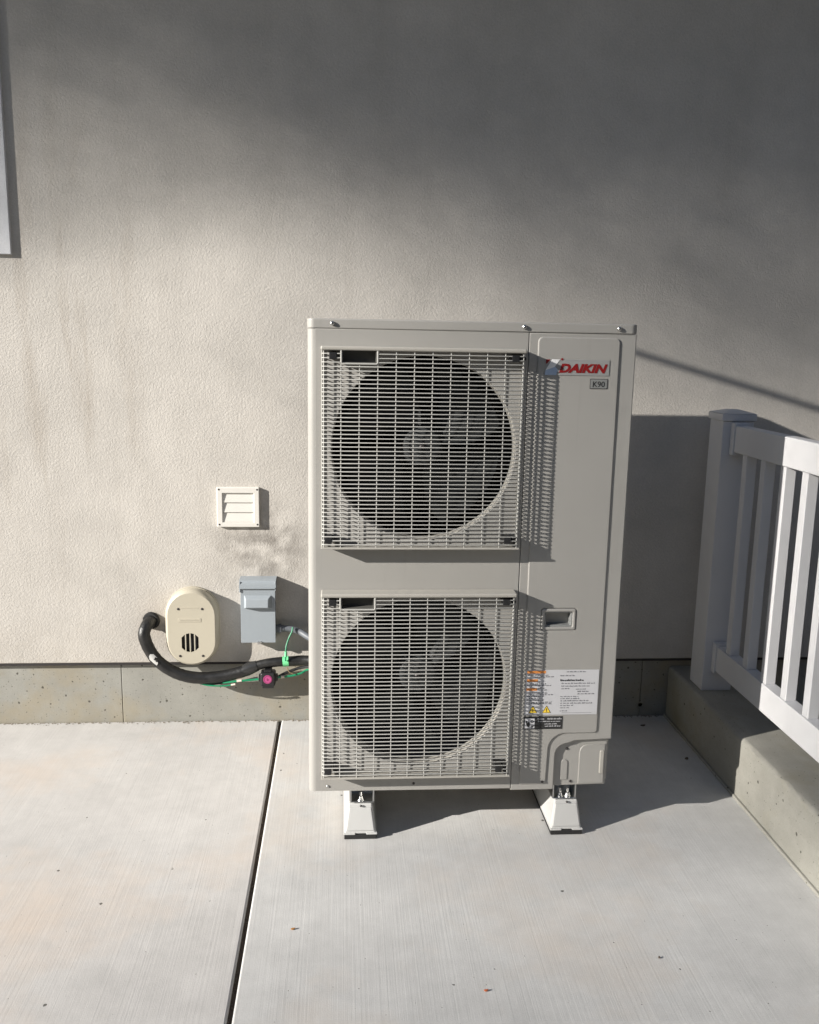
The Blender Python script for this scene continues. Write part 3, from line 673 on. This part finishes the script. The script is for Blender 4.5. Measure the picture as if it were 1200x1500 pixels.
# grey disconnect box
B = thing('disconnect_box', 'grey metal electrical disconnect box with a sloped hood and raised pull handle', 'electrical box', (-0.318, WY, 0.47))
x0, x1 = -0.385, -0.256; z0, z1 = 0.345, 0.588; yb = WY - 0.050
b = MB(); b.box(x0 + 0.002, x1 - 0.002, yb, WY + 0.001, z0, z1 - 0.012, 0.002); b.build('case', 'grey', B)
b = MB(); b.box(x0, x1, yb - 0.004, yb + 0.003, z0 - 0.001, z1 - 0.030, 0.0012); dr = b.build('door', 'grey', B)
# hood: side profile extruded along x
prof = [(WY + 0.001, z1 + 0.002), (yb + 0.010, z1 + 0.001), (yb - 0.002, z1 - 0.004), (yb - 0.008, z1 - 0.014), (yb - 0.009, z1 - 0.033), (yb - 0.0055, z1 - 0.033), (yb - 0.0045, z1 - 0.016), (yb + 0.004, z1 - 0.008), (WY + 0.001, z1 - 0.008)]
t = bmesh.new(); A = [t.verts.new((x0 - 0.004, y, z)) for y, z in prof]; C_ = [t.verts.new((x1 + 0.003, y, z)) for y, z in prof]
for k in range(len(prof)): t.faces.new((A[k], A[(k + 1) % len(prof)], C_[(k + 1) % len(prof)], C_[k]))
t.faces.new(A); t.faces.new(C_[::-1]); b = MB(); b.add(t)
b.box(x0 - 0.004, x0 + 0.0005, yb - 0.0085, yb + 0.02, z1 - 0.046, z1 - 0.005, 0.001); b.box(x1 - 0.0005, x1 + 0.003, yb - 0.0085, WY, z1 - 0.040, z1 - 0.004, 0.001)
b.build('hood', 'grey', B)
b = MB(); b.box(x0 - 0.0015, x1 + 0.001, yb - 0.0115, yb - 0.0085, z1 - 0.032, z1 - 0.027, 0.001); b.build('hood_fold', 'grey', B)
hx0, hx1, hz0, hz1 = x0 + 0.016, x1 - 0.020, 0.482, 0.527
b = MB(); b.hexa([(hx0 - 0.004, yb - 0.003, hz0 - 0.004), (hx1 + 0.008, yb - 0.003, hz0 - 0.004), (hx1 + 0.008, yb - 0.003, hz1 + 0.004), (hx0 - 0.004, yb - 0.003, hz1 + 0.004), (hx0 + 0.004, yb - 0.026, hz0 + 0.004), (hx1 - 0.004, yb - 0.026, hz0 + 0.004), (hx1 - 0.004, yb - 0.020, hz1 - 0.008), (hx0 + 0.004, yb - 0.020, hz1 - 0.008)], 0.0035, 3); b.build('pull_handle', 'grey', dr)
b = MB(); b.box(-0.324, -0.314, yb - 0.010, yb + 0.006, z0 - 0.006, z0 + 0.004, 0.001); b.lathe((-0.312, yb - 0.006, z0 + 0.001), [(0.0001, -0.004), (0.004, -0.004), (0.004, 0.002)], 10); b.build('latch', 'steel', B)
b = MB()
def xt(xa, xb, y, z, r, n=12): b.tube([(xa, y, z), (xb, y, z)], r, n)
xt(-0.2575, -0.246, WY - 0.030, 0.392, 0.016); xt(-0.2462, -0.236, WY - 0.030, 0.392, 0.019, 6); xt(-0.2362, -0.226, WY - 0.030, 0.392, 0.014)
b.build('conduit_connector', 'cond', B)
# grey flexible conduit
b = MB(); pts = spline([(-0.232, WY - 0.030, 0.392), (-0.200, WY - 0.030, 0.390), (-0.165, WY - 0.036, 0.380), (-0.130, WY - 0.06, 0.366), (-0.05, WY - 0.11, 0.335), (0.05, WY - 0.2, 0.30), (0.12, UB + 0.02, 0.29), (0.14, UB - 0.005, 0.29)], 6)
b.tube(pts, 0.0125, 12); tag(b.build('conduit', 'cond'), 'grey flexible conduit running from the grey box behind the heat pump', 'conduit')
# insulated line set
hy = WY - 0.058
H = thing('insulated_pipe', 'thick black foam insulated pipe bending out of the stucco towards the heat pump', 'pipe', (-0.733, WY, 0.42))
pts = spline([(-0.722, WY + 0.02, 0.417), (-0.728, WY - 0.018, 0.417), (-0.738, WY - 0.045, 0.405), (-0.743, hy, 0.375), (-0.724, hy, 0.318), (-0.690, hy, 0.270), (-0.630, hy, 0.228), (-0.560, hy, 0.2085), (-0.480, hy, 0.210), (-0.400, hy, 0.226), (-0.350, hy, 0.243)], 7)
b = MB(); b.tube(pts, [0.0225 + random.uniform(-0.0006, 0.0006) for i in range(len(pts))], 18); b.build('thick_sleeve', 'hose', H)
pts = spline([(-0.362, hy, 0.240), (-0.320, hy, 0.256), (-0.270, hy, 0.266), (-0.200, hy, 0.272), (-0.13, hy - 0.004, 0.275), (0.0, hy - 0.07, 0.275), (0.10, UB + 0.04, 0.27), (0.13, UB - 0.005, 0.27)], 6)
b = MB(); b.tube(pts, 0.0180, 16); b.build('thin_sleeve', 'hose', H)
b = MB(); b.tube([(-0.374, hy, 0.2355), (-0.352, hy, 0.2445), (-0.325, hy, 0.2545)], [0.0228, 0.0242, 0.0200], 16); b.build('tape_wrap', mat('black_tape', (0.03, 0.03, 0.03), 0.25), H)
b = MB(); b.tube([(-0.727, WY - 0.001, 0.417), (-0.729, WY - 0.012, 0.417)], [0.034, 0.030], 20); b.build('wall_seal', 'rubber', H)
# torn silvery patch on the sleeve
b = MB(); t = bmesh.new(); vs = []
for i in range(9):
    a = 2 * PI * i / 9; rr = random.uniform(0.012, 0.021)
    vs.append((rr * math.cos(a) * 0.75, rr * math.sin(a) * 1.5))
cen = Vector((-0.704, hy, 0.289)); dv = Vector((0.60, 0, -0.80)); sv_ = Vector((0.80, 0, 0.60))
def onpipe(u, v):
    p = cen + dv * v + sv_ * u; d = math.sqrt(max(0.0245 ** 2 - u * u, 0)); return p + Vector((0, -d - 0.0008, 0))
vv = [t.verts.new(onpipe(u, v)) for u, v in vs]; c0 = t.verts.new(onpipe(0, 0))
for i in range(9): t.faces.new((vv[i], vv[(i + 1) % 9], c0))
b.add(t); b.build('torn_patch', mat('foil_patch', (0.62, 0.62, 0.60), 0.3, 0.4), H)
b = MB(); b.tube([onpipe(0.004, -0.004), onpipe(0.008, 0.006), onpipe(0.004, 0.012)], 0.006, 6); b.build('torn_edge', 'hose', H)
# thin black cable below, and green/yellow wire
b = MB(); b.tube(spline([(-0.60, hy + 0.01, 0.206), (-0.52, hy, 0.183), (-0.44, hy - 0.004, 0.190), (-0.38, hy - 0.006, 0.196), (-0.325, hy - 0.010, 0.210)], 6), 0.0045, 8)
b.tube(spline([(-0.245, hy - 0.010, 0.214), (-0.20, hy, 0.232), (-0.13, hy - 0.01, 0.252), (0.0, hy - 0.08, 0.26)], 6), 0.0060, 8)
tag(b.build('control_cable', 'black'), 'thin black cable following the underside of the foam pipe', 'cable')
b = MB(); b.tube(spline([(-0.575, hy + 0.006, 0.197), (-0.52, hy - 0.006, 0.181), (-0.455, hy - 0.010, 0.178), (-0.418, hy - 0.012, 0.183)], 6), 0.0030, 7)
b.tube(spline([(-0.455, hy - 0.008, 0.190), (-0.40, hy - 0.014, 0.198), (-0.34, hy - 0.014, 0.203), (-0.315, hy - 0.016, 0.206)], 6), 0.0042, 7)
b.tube(spline([(-0.248, hy - 0.016, 0.213), (-0.20, hy - 0.012, 0.216), (-0.16, hy - 0.010, 0.226), (-0.13, hy - 0.008, 0.240), (-0.05, hy - 0.05, 0.25)], 6), 0.0042, 7)
GW = thing('ground_wire', 'green earth wire running under the black pipe and out the other side of the clamp', 'wire', (-0.4, WY, 0.2))
link('insulation', b.mesh(), 'green', GW)
b = MB(); b.tube([(-0.424, hy - 0.0125, 0.1825), (-0.408, hy - 0.013, 0.1855)], 0.0036, 8); b.tube([(-0.402, hy - 0.0145, 0.1985), (-0.384, hy - 0.0145, 0.2005)], 0.0048, 8); b.tube([(-0.236, hy - 0.0155, 0.2138), (-0.224, hy - 0.014, 0.2145)], 0.0056, 8); b.build('pale_tape', mat('pale_tape', (0.62, 0.52, 0.45), 0.6), GW)
b = MB(); b.tube(spline([(-0.192, WY - 0.046, 0.402), (-0.194, WY - 0.052, 0.388), (-0.206, hy, 0.362), (-0.215, hy - 0.012, 0.335), (-0.217, hy - 0.020, 0.305), (-0.218, hy - 0.0225, 0.280)], 6), 0.0030, 7)
gt = b.build('bonding_wire', 'green'); tag(gt, 'short green wire hanging from the grey conduit down to the black pipe', 'wire')
b = MB(); b.tube([(-0.2165, hy - 0.0195, 0.316), (-0.2172, hy - 0.0205, 0.297)], 0.0052, 8)
b.tube([(-0.229, hy, 0.2695), (-0.207, hy, 0.2715)], 0.0196, 16); b.build('bright_tape', 'greentape', gt)
b = MB(); b.tube(spline([(-0.212, hy - 0.018, 0.252), (-0.205, hy - 0.02, 0.236), (-0.190, hy - 0.02, 0.228)], 4), 0.002, 6); b.build('tape_tail', mat('brown_string', (0.22, 0.16, 0.09), 0.7), gt)
# clamp box with pink sticker
K_ = thing('cable_clamp', 'small black cable clamp box with a round pink sticker', 'cable clamp', (-0.283, WY, 0.21))
b = MB(); b.box(-0.312, -0.256, hy - 0.040, hy + 0.012, 0.184, 0.238, 0.008, 3); b.box(-0.320, -0.248, hy - 0.026, hy + 0.008, 0.199, 0.222, 0.004, 2); b.box(-0.305, -0.262, hy - 0.036, hy + 0.008, 0.176, 0.190, 0.003, 2); b.box(-0.298, -0.270, hy - 0.03, hy + 0.01, 0.236, 0.246, 0.003, 2)
b.build('housing', 'black', K_)
b = MB(); b.lathe((-0.284, hy - 0.0400, 0.214), [(0.0001, -0.0015), (0.0165, -0.0015), (0.0165, 0.001)], 24); sk = b.build('sticker', 'pink', K_)
link('sticker_print', plate([circ(-0.284, 0.214, 0.0145, 24), circ(-0.284, 0.214, 0.0130, 24)[::-1]], hy - 0.0421, hy - 0.0416, 0.0001, 0), 'pinkd', sk, True)
b = MB(); b.box(-0.287, -0.285, hy - 0.0421, hy - 0.0415, 0.209, 0.219); b.box(-0.284, -0.2795, hy - 0.0421, hy - 0.0415, 0.2135, 0.2155); b.box(-0.284, -0.282, hy - 0.0421, hy - 0.0415, 0.209, 0.213); b.build('sticker_mark', 'pinkd', sk)

# ================================================================== FENCE
F = thing('railing', 'white vinyl balustrade with square balusters standing on the concrete kerb', 'railing', (1.39, 3.12, 0.212))
def post(y, cap=True):
    b = MB(); b.box(1.333, 1.447, y - 0.057, y + 0.057, 0.212, 1.218, 0.004, 2); p = b.build('post', 'white', F)
    b = MB(); b.hexa([(1.327, y - 0.063, 1.218), (1.453, y - 0.063, 1.218), (1.453, y + 0.063, 1.218), (1.327, y + 0.063, 1.218), (1.327, y - 0.063, 1.243), (1.453, y - 0.063, 1.243), (1.453, y + 0.063, 1.243), (1.327, y + 0.063, 1.243)], 0.003, 2)
    b.hexa([(1.3275, y - 0.0625, 1.2435), (1.4525, y - 0.0625, 1.2435), (1.4525, y + 0.0625, 1.2435), (1.3275, y + 0.0625, 1.2435), (1.372, y - 0.018, 1.256), (1.408, y - 0.018, 1.256), (1.408, y + 0.018, 1.256), (1.372, y + 0.018, 1.256)], 0.002, 2)
    b.build('post_cap', 'white', p)
post(3.130); post(0.90); post(-1.3)
RX0, RX1 = 1.3680, 1.4140
for (ya, yb_) in ((3.073, 0.957), (0.843, -1.243)):
    b = MB(); b.box(RX0, RX1, yb_, ya, 1.110, 1.204, 0.005, 3); b.build('top_rail', 'white', F)
    b = MB(); b.box(RX0, RX1, yb_, ya, 0.298, 0.393, 0.004, 2); b.build('bottom_rail', 'white', F)
    for ye in (ya, yb_):
        sgn = -1 if ye == ya else 1
        for (za, zb) in ((1.100, 1.214), (0.290, 0.403)):
            b = MB(); b.box(RX0 - 0.006, RX1 + 0.006, min(ye, ye + sgn * 0.030), max(ye, ye + sgn * 0.030), za, zb, 0.003, 2); b.build('rail_bracket', 'white', F)
    y = 2.965 if ya > 3 else 0.71
    while y > yb_ + 0.06:
        b = MB(); b.box(1.3735, 1.4085, y - 0.0175, y + 0.0175, 0.3925, 1.1105, 0.002, 1); b.build('baluster', 'white', F); y -= 0.1365

# ================================================================== GROUND LITTER
def bit(x, y, l, wd, ang, material, label, cat='leaf'):
    t = bmesh.new(); n_ = 7; top = []
    for side in (1, -1):
        for i in range(n_):
            u = -1 + 2 * i / (n_ - 1); ww = wd * (1 - u * u) ** 0.6
            top.append((u * l * side, ww * side))
    v = [t.verts.new((p[0] * math.cos(ang) - p[1] * math.sin(ang) + x, p[0] * math.sin(ang) + p[1] * math.cos(ang) + y, 0.0012 + 0.0015 * (p[0] / l) ** 2)) for p in top]
    bmesh.ops.remove_doubles(t, verts=t.verts[:], dist=0.0001)
    f = t.faces.new([q for q in v if q.is_valid]); r = bmesh.ops.extrude_face_region(t, geom=[f])
    for q in r['geom']:
        if isinstance(q, bmesh.types.BMVert): q.co.z += 0.0022
    b = MB(); b.add(t); o = b.build('leaf_scrap', material); tag(o, label, cat, 'leaf scraps on the slab')
bit(-0.125, 2.049, 0.0055, 0.0028, 0.3, 'leafdry', 'ochre leaf scrap on the slab near the open joint')
bit(0.332, 1.807, 0.0050, 0.0026, 0.1, 'leafred', 'small rusty red leaf scrap on the slab, nearest the camera')
bit(0.774, 1.898, 0.0035, 0.0024, 1.3, 'dirt', 'tiny dark leaf scrap alone on the right part of the slab')
bit(1.246, 2.948, 0.010, 0.006, 0.9, 'dirt', 'dark leaf scrap in the shade beside the kerb')
bit(1.180, 3.237, 0.011, 0.006, 0.2, 'dirt', 'dark leaf scrap in the shaded corner by the foundation')
# old dirt packed along the foundation foot
b = MB()
for i in range(700):
    x = random.uniform(-1.6, 1.28); y = WY + 0.016 - abs(random.gauss(0, 0.008)); r = random.uniform(0.001, 0.0034)
    t = bmesh.new(); bmesh.ops.create_icosphere(t, subdivisions=1, radius=r)
    for v in t.verts: v.co = Vector((v.co.x * random.uniform(0.8, 1.8) + x, v.co.y + y, v.co.z * 0.6 + 0.0005))
    b.add(t)
o = b.build('foot_grit', m_concrete('grit_pale', (0.24, 0.21, 0.17))); o['kind'] = 'stuff'; o['label'] = 'dirt and grit along the foot of the foundation'; o['category'] = 'grit'

# ================================================================== OUT OF FRAME: unseen things added to shape the shade
# unseen black boom, added to cast the thin slanting shadow on the wall
BP = thing('added_shadow_boom', 'unseen thin black boom on a post, added to cast a slanting shadow', 'boom', (3.0, 0.4, -0.3))
tip = Vector((-1.55, 2.28, 2.497)); base = Vector((3.0, 0.4, 1.82))
b = MB(); b.tube([base, tip], 0.0125, 10); b.build('boom', 'black', BP)
b = MB(); b.tube([(3.0, 0.4, -0.3), (3.0, 0.4, 1.86)], 0.03, 14); b.build('post', 'black', BP)
# unseen house added behind the camera to block sky light and deepen the shade
NH = thing('added_sky_block_house', 'unseen dark sided house added across the yard to block sky light', 'house', (0, -7.5, -0.3))
b = MB(); b.box(-11, 12, -15, -7.5, -0.3, 5.6); b.build('wall', 'nbwall', NH)
for k in range(28):
    b = MB(); b.box(-11.02, 12.02, -7.53, -7.501, -0.2 + k * 0.2, -0.012 + k * 0.2, 0.004, 1); b.build('siding_board', 'nbwall', NH)
b = MB(); b.hexa([(-11.5, -7.0, 5.5), (12.5, -7.0, 5.5), (12.5, -11.3, 7.6), (-11.5, -11.3, 7.6), (-11.5, -7.0, 5.6), (12.5, -7.0, 5.6), (12.5, -11.3, 7.7), (-11.5, -11.3, 7.7)]); b.build('roof', 'shingle', NH)
for x in (-7, -1.5, 5, 9):
    b = MB(); b.box(x - 0.7, x + 0.7, -7.56, -7.531, 1.0, 2.6, 0.005); w_ = b.build('window', 'vent', NH); b = MB(); b.box(x - 0.62, x + 0.62, -7.565, -7.561, 1.08, 2.52); b.build('pane', 'glass', w_)
GH = thing('added_sky_block_garage', 'unseen dark sided two storey garage added right of the yard to block sky light', 'garage', (6.5, 0, -0.3))  # unseen garage, added to cut sky and bounced light on the right
b = MB(); b.box(6.5, 13, -7.3, 3.25, -0.3, 6.0); b.build('wall', 'nbwall', GH)
for k in range(30):
    b = MB(); b.box(6.47, 6.499, -7.32, 3.24, -0.2 + k * 0.2, -0.012 + k * 0.2, 0.004, 1); b.build('siding_board', 'nbwall', GH)
b = MB(); b.hexa([(6.0, -7.4, 5.9), (13, -7.4, 5.9), (13, 3.25, 5.9), (6.0, 3.25, 5.9), (6.0, -7.4, 6.0), (13, -7.4, 7.5), (13, 3.25, 7.5), (6.0, 3.25, 6.0)]); b.build('roof', 'shingle', GH)
# unseen tree added towards the sun, its leaves placed to shape the shade
D = 16.0
TC = Vector((0.3, WY, 2.0)) - SUN * D
eu = Vector((0, 0, 1)).cross(SUN).normalized() * -1      # to the right on the wall
if eu.x < 0: eu = -eu
ev = SUN.cross(eu).normalized()
if ev.z < 0: ev = -ev
def sstep(a, b_, x):
    t = min(max((x - a) / (b_ - a), 0), 1); return t * t * (3 - 2 * t)
def cover(X, Z):
    """leaf density that gives the wanted shade at wall point (X, Z)"""
    z = Z - 1.47
    K = ((-9, 0.24), (-1.15, 0.26), (-0.45, 0.40), (0.25, 0.33), (0.7, 0.22), (1.4, 0.0), (2.4, -0.2), (99, -0.2))
    for (xa, za), (xb, zb_) in zip(K, K[1:]):
        if xa <= X <= xb: zb = za + (zb_ - za) * (X - xa) / (xb - xa)
    soft = 0.13 + 0.24 * max(X + 0.6, 0)
    a = sstep(zb - soft, zb + soft, z)
    hi = min(0.96, 0.44 + 0.36 * sstep(0.4, 1.15, z) + 0.30 * sstep(-1.0, 0.7, X))
    lo = 0.10 * sstep(-0.9, 0, X) + 0.42 * sstep(-0.4, 1.7, X) * (0.45 + 0.55 * sstep(-0.4, 0.3, z))
    lo *= sstep(-0.75, -0.15, z)
    lo = max(lo, 0.34 * sstep(2.0, 4.9, X)) + 0.26 * sstep(2.0, 2.9, X) * sstep(-2.7, -2.3, z)
    return lo + (hi - lo) * a
verts = []; faces = []
def leafquad(c, s_):
    n_ = (SUN + Vector((random.uniform(-.5, .5), random.uniform(-.5, .5), random.uniform(-.5, .5))) * 0.5).normalized()
    a = Vector((random.uniform(-1, 1), random.uniform(-1, 1), random.uniform(-1, 1))); a = (a - n_ * a.dot(n_)).normalized(); bb = n_.cross(a)
    k = len(verts); h_ = s_ * 0.53
    verts.extend([c + a * h_ * 1.25, c + bb * h_ * 0.95, c - a * h_ * 1.1, c - bb * h_ * 0.95]); faces.append((k, k + 1, k + 2, k + 3))
cell = 0.022
ui = -1.0
cu, cv_ = 1.9, 2.0                            # crown centre and half sizes in the crown's own plane
u = -1.6; STEP = 0.0165
while u < 6.0:
    fine = u < 1.1
    v = -4.0
    while v < 4.4:
        big = STEP if ((fine and -0.75 < v < 1.4) or (0.4 < u < 3.2 and v < -0.3)) else STEP * 4
        if big > 0.03 and (round((v + 4.0) / STEP) % 4 or round((u + 1.6) / STEP) % 4):
            v += STEP; continue
        # wall point this ray would reach
        p = TC + eu * u + ev * v
        t_ = (WY - p.y) / SUN.y; q = p + SUN * t_
        inside = ((u - cu) / 4.1) ** 2 + ((v - cv_) / 3.0) ** 2
        low = v < -0.6 or (q.z <= 1.1 and q.x > 1.9)
        if inside < 1.0 or (u < 1.2 and -0.9 < v < 1.2) or (low and 1.9 < q.x < 8.5):
            if big > 0.03: cv2 = 0.9 if q.z > 2.2 else cover(q.x, q.z) * (1.0 if (q.z > 1.1 or q.x > 1.9) else 0)
            else: cv2 = cover(q.x, q.z)
            if cv2 > 0.02:
                s_ = big * math.sqrt(1.72 * cv2 * (1 + 0.5 * cv2 + 1.3 * cv2 ** 4))
                leafquad(p + eu * random.uniform(-.3, .3) * big + ev * random.uniform(-.3, .3) * big + SUN * random.uniform(-1.0, 1.0), s_)
        v += STEP
    u += STEP
T = thing('added_shade_tree', 'unseen broadleaf tree added beyond the yard, its crown leaved to shade the wall', 'tree', (TC.x, TC.y, -0.3))
me = bpy.data.meshes.new('crown'); me.from_pydata([tuple(v) for v in verts], [], faces); me.update()
print('leaves', len(faces))
o = link('crown', me, 'leaf', T, True); o['kind'] = 'stuff'
cc = TC + eu * 3.9 + ev * 1.9
b = MB(); b.tube(spline([(cc.x, cc.y, -0.35), (cc.x + 0.1, cc.y + 0.1, 3), (cc.x, cc.y, 6.0), cc], 5), [0.28 - 0.012 * i for i in range(16)], 10)
for k in range(9):
    a = 2 * PI * k / 9; e = cc + eu * (1.3 * math.cos(a) - 0.6) + ev * (1.0 * math.sin(a) + 0.9)
    b.tube([cc - Vector((0, 0, 1.4)), (cc + e) / 2 - Vector((0, 0, 0.4)), e], [0.09, 0.05, 0.015], 7)
b.build('trunk', 'bark', T)
